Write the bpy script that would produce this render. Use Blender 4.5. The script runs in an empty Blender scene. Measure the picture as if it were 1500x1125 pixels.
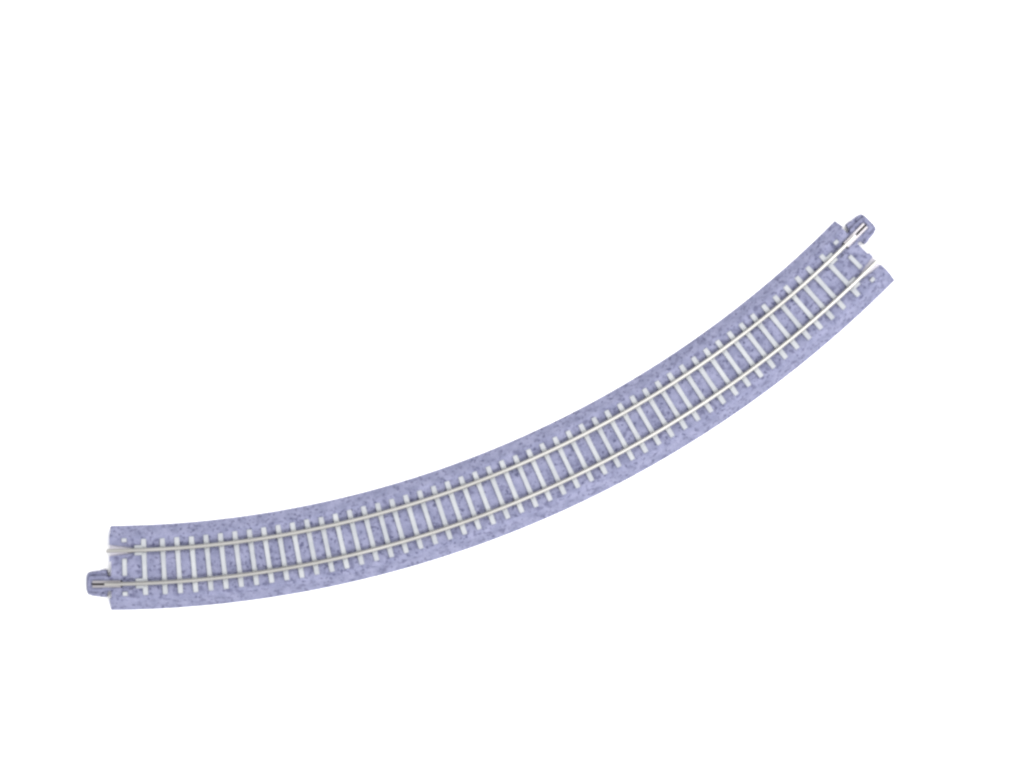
import bpy, bmesh, math
import numpy as np
from mathutils import Vector, Matrix, noise

sc = bpy.context.scene
MM = 0.001

# ---------------------------------------------------------------- camera
CAM_H = 0.900
cam_d = bpy.data.cameras.new('camera')
cam = bpy.data.objects.new('camera', cam_d)
sc.collection.objects.link(cam)
cam.location = (0, 0, CAM_H)
cam.rotation_euler = (0, 0, 0)
cam_d.sensor_width = 36.0
cam_d.lens = 36.0 * CAM_H / (1500 / 4.988 * MM)
cam_d.clip_start = 0.01
cam_d.clip_end = 50.0
sc.camera = cam

# ---------------------------------------------------------------- light: a white photo studio
world = bpy.data.worlds.new('World')
sc.world = world
world.use_nodes = True
bg = world.node_tree.nodes['Background']
bg.inputs['Color'].default_value = (1.0, 1.0, 1.0, 1)
bg.inputs['Strength'].default_value = 1.45


def softbox(name, loc, target, size, power):
    d = bpy.data.lights.new(name, 'AREA')
    d.shape = 'SQUARE'
    d.size = size
    d.energy = power
    d.color = (1.0, 0.985, 0.96)
    o = bpy.data.objects.new(name, d)
    sc.collection.objects.link(o)
    o.location = loc
    o.rotation_euler = (Vector(target) - Vector(loc)).to_track_quat('-Z', 'Y').to_euler()
    return o


softbox('key_softbox', (0.28, -0.40, 1.05), (0.0, -0.02, 0), 0.45, 8.5)
softbox('side_softbox', (0.44, 0.20, 1.00), (0.08, 0.0, 0), 0.45, 8.0)

vs = sc.view_settings
vs.view_transform = 'Standard'
vs.look = 'None'
vs.exposure = 0.0
vs.gamma = 1.0
vs.use_curve_mapping = False
sc.cycles.filter_width = 2.8
sc.cycles.max_bounces = 8

# ---------------------------------------------------------------- materials


def mat(name, col, rough=0.6, metal=0.0, spec=0.5):
    m = bpy.data.materials.new(name)
    m.use_nodes = True
    b = m.node_tree.nodes['Principled BSDF']
    b.inputs['Base Color'].default_value = (*col, 1)
    b.inputs['Roughness'].default_value = rough
    b.inputs['Metallic'].default_value = metal
    b.inputs['Specular IOR Level'].default_value = spec
    return m


def tex(m, kind, scale, detail=2.0, **kw):
    nt = m.node_tree
    tc = nt.nodes.get('Texture Coordinate') or nt.nodes.new('ShaderNodeTexCoord')
    n = nt.nodes.new(kind)
    n.inputs['Scale'].default_value = scale
    if kind == 'ShaderNodeTexNoise':
        n.inputs['Detail'].default_value = detail
    nt.links.new(tc.outputs['Object'], n.inputs['Vector'])
    return n


def ramp(m, src, stops):
    nt = m.node_tree
    r = nt.nodes.new('ShaderNodeValToRGB')
    e = r.color_ramp.elements
    while len(e) < len(stops):
        e.new(0.5)
    for k, (p, c) in enumerate(stops):
        e[k].position = p
        e[k].color = (*c, 1)
    nt.links.new(src, r.inputs['Fac'])
    return r


def mixc(m, fac, a, b, mode='MIX'):
    nt = m.node_tree
    x = nt.nodes.new('ShaderNodeMix')
    x.data_type = 'RGBA'
    x.blend_type = mode
    for sock, v in ((x.inputs['Factor'], fac), (x.inputs['A'], a), (x.inputs['B'], b)):
        if isinstance(v, bpy.types.NodeSocket):
            nt.links.new(v, sock)
        elif isinstance(v, tuple):
            sock.default_value = (*v, 1)
        else:
            sock.default_value = v
    return x.outputs['Result']


def bump(m, src, strength, dist):
    nt = m.node_tree
    b = nt.nodes.new('ShaderNodeBump')
    b.inputs['Strength'].default_value = strength
    b.inputs['Distance'].default_value = dist
    nt.links.new(src, b.inputs['Height'])
    nt.links.new(b.outputs['Normal'], m.node_tree.nodes['Principled BSDF'].inputs['Normal'])


def plastic_ballast(name, dark=1.0):
    """Lavender-grey moulded plastic with darker speckles, as the toy's ballast has."""
    m = mat(name, (0.25, 0.26, 0.45), 0.75, spec=0.3)
    c0 = tuple(v * dark for v in (0.133, 0.140, 0.224))
    c1 = tuple(v * dark for v in (0.184, 0.190, 0.288))
    broad = tex(m, 'ShaderNodeTexNoise', 330, 4)
    base = ramp(m, broad.outputs['Fac'], [(0.36, c0), (0.64, c1)]).outputs['Color']
    fine = tex(m, 'ShaderNodeTexNoise', 1000, 1)
    spots = ramp(m, fine.outputs['Fac'], [(0.28, (1, 1, 1)), (0.42, (0, 0, 0))]).outputs['Color']
    mid = tex(m, 'ShaderNodeTexNoise', 520, 2)
    blot = ramp(m, mid.outputs['Fac'], [(0.30, (1, 1, 1)), (0.45, (0, 0, 0))]).outputs['Color']
    c = mixc(m, spots, base, tuple(v * dark for v in (0.052, 0.055, 0.112)))
    c = mixc(m, blot, c, tuple(v * dark for v in (0.088, 0.091, 0.160)))
    m.node_tree.links.new(c, m.node_tree.nodes['Principled BSDF'].inputs['Base Color'])
    g = tex(m, 'ShaderNodeTexNoise', 1500, 3)
    bump(m, g.outputs['Fac'], 0.35, 0.0003)
    return m


M_ballast = plastic_ballast('ballast_plastic')
M_block = plastic_ballast('joiner_plastic', 0.95)
M_opening_shade = mat('opening_shade_lilac', (0.265, 0.250, 0.315), 0.5)  # pale lilac carries the shade on the floor of the rail-end openings
n = tex(M_opening_shade, 'ShaderNodeTexNoise', 300, 2)
r = ramp(M_opening_shade, n.outputs['Fac'], [(0.3, (0.40, 0.385, 0.445)), (0.7, (0.44, 0.425, 0.485))])
M_opening_shade.node_tree.links.new(r.outputs['Color'], M_opening_shade.node_tree.nodes['Principled BSDF'].inputs['Base Color'])

M_sleeper = mat('concrete_sleeper_plastic', (0.46, 0.49, 0.52), 0.6, spec=0.4)
n = tex(M_sleeper, 'ShaderNodeTexNoise', 420, 3)
r = ramp(M_sleeper, n.outputs['Fac'], [(0.3, (0.268, 0.281, 0.305)), (0.7, (0.312, 0.323, 0.343))])
oi = M_sleeper.node_tree.nodes.new('ShaderNodeObjectInfo')
tint = ramp(M_sleeper, oi.outputs['Random'], [(0.0, (0.90, 0.905, 0.92)), (1.0, (1.05, 1.05, 1.04))])
sc_col = mixc(M_sleeper, 1.0, r.outputs['Color'], tint.outputs['Color'], 'MULTIPLY')
M_sleeper.node_tree.links.new(sc_col, M_sleeper.node_tree.nodes['Principled BSDF'].inputs['Base Color'])
bump(M_sleeper, n.outputs['Fac'], 0.15, 0.0002)

M_rail = mat('nickel_silver_rail', (0.26, 0.253, 0.24), 0.40, 1.0)
n = tex(M_rail, 'ShaderNodeTexNoise', 60, 4)
r = ramp(M_rail, n.outputs['Fac'], [(0.3, (0.248, 0.244, 0.236)), (0.7, (0.300, 0.296, 0.288))])
M_rail.node_tree.links.new(r.outputs['Color'], M_rail.node_tree.nodes['Principled BSDF'].inputs['Base Color'])
n2 = tex(M_rail, 'ShaderNodeTexNoise', 900, 2)
bump(M_rail, n2.outputs['Fac'], 0.06, 0.0001)

M_channel = mat('joiner_metal', (0.245, 0.235, 0.25), 0.42, 1.0)
M_slot_shade = mat('slot_shade_black', (0.015, 0.013, 0.013), 0.8, spec=0.2)  # near-black painted in for the shade inside the channel's slot

M_ground = mat('white_sweep', (0.9, 0.9, 0.9), 0.9, spec=0.1)
n = tex(M_ground, 'ShaderNodeTexNoise', 30, 3)
r = ramp(M_ground, n.outputs['Fac'], [(0.3, (0.885, 0.885, 0.885)), (0.7, (0.91, 0.91, 0.91))])
M_ground.node_tree.links.new(r.outputs['Color'], M_ground.node_tree.nodes['Principled BSDF'].inputs['Base Color'])

# ---------------------------------------------------------------- helpers


def link(name, bm_or_mesh, material, parent=None, smooth=False):
    if isinstance(bm_or_mesh, bmesh.types.BMesh):
        me = bpy.data.meshes.new(name)
        bmesh.ops.recalc_face_normals(bm_or_mesh, faces=bm_or_mesh.faces)
        bm_or_mesh.to_mesh(me)
        bm_or_mesh.free()
    else:
        me = bm_or_mesh
    me.materials.clear()
    me.materials.append(material)
    if smooth:
        me.polygons.foreach_set('use_smooth', [True] * len(me.polygons))
    o = bpy.data.objects.new(name, me)
    sc.collection.objects.link(o)
    o.parent = parent
    return o


def add_prism(bm, outline, z0, z1, bevel=0.0, M=None):
    """Extrude a 2-D outline (mm) from z0 to z1, with a chamfered top edge."""
    vb = [bm.verts.new((x, y, z0)) for x, y in outline]
    vt = [bm.verts.new((x, y, z1)) for x, y in outline]
    k = len(outline)
    faces = [bm.faces.new(vb[::-1]), bm.faces.new(vt)]
    for i in range(k):
        faces.append(bm.faces.new((vb[i], vb[(i + 1) % k], vt[(i + 1) % k], vt[i])))
    verts = set(vb + vt)
    if bevel:
        top = list({e for e in faces[1].edges} | {e for f in faces[2:] for e in f.edges
                                                  if abs(e.verts[0].co.z - e.verts[1].co.z) > 1e-6})
        res = bmesh.ops.bevel(bm, geom=top, offset=bevel, segments=2, profile=0.5, affect='EDGES')
        verts |= set(res['verts'])
    verts = [v for v in verts if v.is_valid]
    # all vertices linked to these by geometry
    seen, todo = set(verts), list(verts)
    while todo:
        v = todo.pop()
        for e in v.link_edges:
            w = e.other_vert(v)
            if w not in seen:
                seen.add(w)
                todo.append(w)
    if M is not None:
        bmesh.ops.transform(bm, matrix=M, verts=list(seen))


def rect(x0, x1, y0, y1):
    return [(x0, y0), (x1, y0), (x1, y1), (x0, y1)]


# ---------------------------------------------------------------- the track's plan (mm)
CX, CY = -120.1, 260.98            # centre of the curve
R0 = 315.0                         # centre-line radius
R_IN, R_OUT = 309.7, 319.4         # the two rails
A0, A1 = 0.44, 45.24               # ends of the roadbed, degrees


def P(r, deg, z=0.0):
    a = math.radians(deg)
    return Vector((CX + r * math.sin(a), CY - r * math.cos(a), z))


def frame(r, deg, out=1):
    """Matrix: local X along the track (out = +1 towards growing angle), local Y radially outwards."""
    a = math.radians(deg)
    t = Vector((math.cos(a), math.sin(a), 0)) * out
    u = Vector((math.sin(a), -math.cos(a), 0)) * 1
    z = Vector((0, 0, 1))
    M = Matrix((t, u, z)).transposed().to_4x4()
    M.translation = P(r, deg)
    return M


# ---------------------------------------------------------------- the surface it lies on
bm = bmesh.new()
vv = [bm.verts.new((x, y, 0)) for x, y in ((-3, -3), (3, -3), (3, 3), (-3, 3))]
bm.faces.new(vv)
g = link('ground', bm, M_ground)
g['kind'] = 'structure'

# ---------------------------------------------------------------- the track
track = bpy.data.objects.new('model_railway_track', None)
sc.collection.objects.link(track)
track.empty_display_size = 0.02
track['label'] = 'curved lavender-grey model railway track with white sleepers, lying on white ground'
track['category'] = 'track'
track.location = (0, 0, 0)
S = Matrix.Scale(MM, 4)


def done(bm):
    bmesh.ops.transform(bm, matrix=S, verts=bm.verts)
    return bm


# --- roadbed: a closed moulding with a grain of small stones
HW = 12.4          # half width at the foot
SH = 9.1           # half width of the top
ZT = 4.75          # height of the ballast top


def profile(u):
    a = abs(u)
    if a > SH:
        k = (HW - a) / (HW - SH)
        z = 0.45 + (ZT - 0.45) * k
    else:
        z = ZT
    # the ballast lies lower between the sleepers and lowest beside the rails
    if a < 8.6:
        z -= 0.30 * min(1.0, (8.6 - a) / 2.5)
        for rr in (R_IN - R0, R_OUT - R0):
            z -= 0.75 * max(0.0, 1.0 - abs(u - rr) / 1.6)
    # round the shoulder
    d = abs(a - SH)
    if d < 0.8:
        z -= 0.22 * (1 - d / 0.8) ** 2
    return z


def stones(p):
    d, pts = noise.voronoi(p / 0.85)
    s = min(1.0, (d[1] - d[0]) * 2.2)
    d2, _ = noise.voronoi(p / 1.9 + Vector((7, 3, 1)))
    h = noise.noise(Vector(pts[0]) * 5.3)
    return 0.16 * s * (0.6 + 0.7 * h) + 0.05 * h + 0.05 * noise.noise(p / 0.4) - 0.10


NS = 860
us = np.concatenate([np.linspace(-HW, HW, 92)])
nu = len(us)
angs = np.linspace(A0, A1, NS)
verts = []
for i, a in enumerate(angs):
    for j, u in enumerate(us):
        z = profile(u)
        r = R0 + u
        edge = min(1.0, (HW - abs(u)) / 0.6)
        end = min(1.0, min(i, NS - 1 - i) / 2.0)
        q = P(r, a)
        z += stones(Vector((q.x, q.y, z * 0.8))) * edge * (0.3 + 0.7 * end)
        q.z = max(z, 0.05)
        verts.append(q)
top_n = len(verts)
for i, a in enumerate(angs):
    verts.append(P(R0 - HW, a, 0.02))
    verts.append(P(R0 + HW, a, 0.02))
faces = []
for i in range(NS - 1):
    for j in range(nu - 1):
        k = i * nu + j
        faces.append((k, k + nu, k + nu + 1, k + 1))
    a, b = top_n + 2 * i, top_n + 2 * i + 2
    faces.append((a, a + 1, b + 1, b))
    faces.append((i * nu, a, b, (i + 1) * nu))
    faces.append((i * nu + nu - 1, (i + 1) * nu + nu - 1, b + 1, a + 1))
for i in (0, NS - 1):
    loop = [i * nu + j for j in range(nu)] + [top_n + 2 * i + 1, top_n + 2 * i]
    faces.append(tuple(loop if i == 0 else loop[::-1]))
me = bpy.data.meshes.new('roadbed')
me.from_pydata([tuple(v) for v in verts], [], faces)
bm = bmesh.new()
bm.from_mesh(me)
bmesh.ops.recalc_face_normals(bm, faces=bm.faces)
bm.to_mesh(me)
bm.free()
bpy.data.meshes.remove(bpy.data.meshes.get('cut')) if bpy.data.meshes.get('cut') else None

# wedge-shaped opening under one rail at each end, and small pits beside the joiner
cut = bmesh.new()
ENDS = [(A0, -1, R_OUT, R_IN), (A1, 1, R_IN, R_OUT)]    # (end angle, outwards, joiner rail, open rail)
for ang, out, rj, ro in ENDS:
    Mo = frame(ro, ang, out)
    add_prism(cut, [(2.0, -1.95), (2.0, 1.95), (-6.7, 0.8), (-6.7, -0.8)], -1.0, 7.0, M=Mo)
    Mj = frame(rj, ang, out)
    for s in (-1, 1):
        add_prism(cut, rect(-3.75, -3.2, s * 0.82 - 0.3, s * 0.82 + 0.3), 2.6, 7.0, M=Mj)
        add_prism(cut, rect(-6.9, -5.7, s * 1.25 - 0.45, s * 1.25 + 0.45), 3.6, 7.0, M=Mj)
        # notch between the roadbed's end and the joiner, wider towards the open rail
        w_ = 6.5 if s == out else 4.3
        add_prism(cut, rect(-0.5, 1.1, min(s * 2.1, s * w_), max(s * 2.1, s * w_)), -1.0, 7.0, M=Mj)
bmesh.ops.recalc_face_normals(cut, faces=cut.faces)
cme = bpy.data.meshes.new('cut')
cut.to_mesh(cme)
cut.free()
co = bpy.data.objects.new('cut', cme)
ro_ = bpy.data.objects.new('cut_body', me)
sc.collection.objects.link(co)
sc.collection.objects.link(ro_)
md = ro_.modifiers.new('cut', 'BOOLEAN')
md.operation = 'DIFFERENCE'
md.object = co
md.solver = 'EXACT'
dg = bpy.context.evaluated_depsgraph_get()
bed_me = bpy.data.meshes.new_from_object(ro_.evaluated_get(dg))
bpy.data.objects.remove(ro_)
bpy.data.objects.remove(co)
bpy.data.meshes.remove(cme)
bed_me.name = 'roadbed'
bed_me.transform(S)
bed = link('roadbed', bed_me, M_ballast, track)
bed['label'] = 'lavender-grey speckled ballast roadbed'

# --- sleepers
Z_SL = 5.20
HL = 7.62


def sleeper_outline(x0, x1):
    """A concrete sleeper: a little wider under the rails and at the ends than at its waist. local Y = length."""
    def w(y):
        a = abs(y)
        return 0.62 + 0.08 * min(1.0, max(0.0, (a - 1.5) / 3.5))
    ys = [x0 + (x1 - x0) * k / 14 for k in range(15)]
    return [(w(y), y) for y in ys] + [(-w(y), y) for y in reversed(ys)]


def sleeper_bm(M, spans):
    bm = bmesh.new()
    for y0, y1 in spans:
        add_prism(bm, sleeper_outline(y0, y1), 4.2, Z_SL, 0.16, M)
    # moulded rail fastenings
    if len(spans) == 1:
        for rr in (R_IN - R0, R_OUT - R0):
            for s in (-1, 1):
                y = rr + s * 1.0
                add_prism(bm, rect(-0.30, 0.30, y - 0.22, y + 0.22), Z_SL - 0.1, Z_SL + 0.28, 0.08, M)
    return done(bm)


angles = [1.27, 2.33] + [1.762 + 0.7944 * i for i in range(2, 52)] + [43.27, 44.36]
for k, a in enumerate(angles):
    first = k in (0, 53)
    if first:
        M = frame(R0, a, 1)
        # only its ends and its middle show at the joint
        if k == 0:
            spans = [(-8.85, -7.75), (-2.95, 2.1), (6.75, 7.95)]
        else:
            spans = [(-8.4, -7.25), (-2.3, 2.6), (6.8, 7.95)]
        s = link('sleeper', sleeper_bm(M, spans), M_sleeper, track)
        s['label'] = 'short white sleeper broken into three pieces at the joint'
        continue
    M = frame(R0, a, 1)
    j = noise.noise(Vector((a * 3.1, 0.5, 2))) * 0.22
    s = link('sleeper', sleeper_bm(M, [(-HL - 0.80 + j, HL + 0.30 + 0.6 * j)]), M_sleeper, track)
    if k in (1, 52):
        s['label'] = 'white sleeper with long rail clips beside both rails'
        out = -1 if k == 1 else 1
        for rr in (R_IN, R_OUT):
            bm = bmesh.new()
            Mc = frame(rr, a, out)
            for sd in (-1, 1):
                c = sd * 0.98
                add_prism(bm, rect(0.4, 2.75, c - 0.44, c + 0.44), 4.3, Z_SL + 0.12, 0.12, Mc)
            link('rail_clip', done(bm), M_sleeper, s)

# --- rails: one continuous I-section along each arc
sec = [(-0.55, 0.0), (0.55, 0.0), (0.55, 0.2), (0.20, 0.42), (0.20, 1.35), (0.39, 1.50), (0.39, 1.86),
       (0.30, 2.0), (-0.30, 2.0), (-0.39, 1.86), (-0.39, 1.50), (-0.20, 1.35), (-0.20, 0.42), (-0.55, 0.2)]


def rail(r, d0, d1):
    bm = bmesh.new()
    n = 300
    rings = []
    for i in range(n + 1):
        d = d0 + (d1 - d0) * i / n
        rings.append([bm.verts.new(P(r + y, d, 5.05 + z)) for y, z in sec])
    k = len(sec)
    for a, b in zip(rings, rings[1:]):
        for i in range(k):
            bm.faces.new((a[i], a[(i + 1) % k], b[(i + 1) % k], b[i]))
    bm.faces.new(rings[0])
    bm.faces.new(rings[-1][::-1])
    return link('rail', done(bm), M_rail, track)


rail(R_IN, 0.33, 45.33)
rail(R_OUT, 0.24, 45.23)

# --- joiners: plastic block with a metal channel
for ang, out, rj, ro in ENDS:
    M = frame(rj, ang, out)
    outline = [(-0.5, 2.1), (1.0, 2.1), (1.0, 4.05), (2.8, 4.0), (3.6, 3.45), (5.5, 3.2), (6.2, 3.45), (6.75, 3.0), (7.05, 1.7)]
    outline = outline + [(x, -y) for x, y in reversed(outline)]
    bm = bmesh.new()
    # lower body, stepped sides, upper body
    add_prism(bm, outline, 0.3, 2.5, 0.35, M)
    up = [(-0.3, 1.95), (1.6, 1.95), (1.7, 2.4), (5.9, 2.2), (6.55, 1.5)]
    up = up + [(x, -y) for x, y in reversed(up)]
    add_prism(bm, up, 2.2, 4.3, 0.4, M)
    # moulded relief: side ribs, catch teeth and a front lip
    for s_ in (-1, 1):
        add_prism(bm, rect(1.1, 2.4, min(s_ * 3.0, s_ * 3.75), max(s_ * 3.0, s_ * 3.75)), 2.2, 3.1, 0.12, M)
        add_prism(bm, rect(4.1, 6.1, min(s_ * 2.75, s_ * 3.15), max(s_ * 2.75, s_ * 3.15)), 2.2, 3.0, 0.12, M)
        add_prism(bm, rect(2.3, 5.2, min(s_ * 1.35, s_ * 1.75), max(s_ * 1.35, s_ * 1.75)), 4.0, 4.65, 0.10, M)
    add_prism(bm, rect(5.5, 6.2, -1.1, 1.1), 4.0, 4.7, 0.12, M)
    blk = link('joiner_block', done(bm), M_block, track)
    # metal channel, U-shaped, open towards the next rail
    bm = bmesh.new()
    for s in (-1, 1):
        add_prism(bm, rect(-3.4, 4.9, min(s * 0.27, s * 1.0), max(s * 0.27, s * 1.0)), 4.0, 5.55, 0.12, M)
    add_prism(bm, rect(-3.4, 0.9, -0.25, 0.25), 4.0, 5.3, 0.0, M)
    link('metal_channel', done(bm), M_channel, blk)
    bm = bmesh.new()
    add_prism(bm, rect(1.1, 5.25, -0.25, 0.25), 4.05, 4.45, 0.0, M)  # black strip laid in the open slot as its depth shade
    link('slot_shade_strip', done(bm), M_slot_shade, blk)

# --- added tapered plates in the joiner openings, painted as pale shaded floor
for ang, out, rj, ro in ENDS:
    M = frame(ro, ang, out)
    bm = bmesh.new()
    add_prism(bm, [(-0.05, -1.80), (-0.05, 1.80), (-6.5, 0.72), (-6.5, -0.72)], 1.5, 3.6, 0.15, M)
    s = link('opening_shade_plate', done(bm), M_opening_shade, track)
    s['label'] = 'added pale tapered plate, coloured as the shaded opening under the rail end'
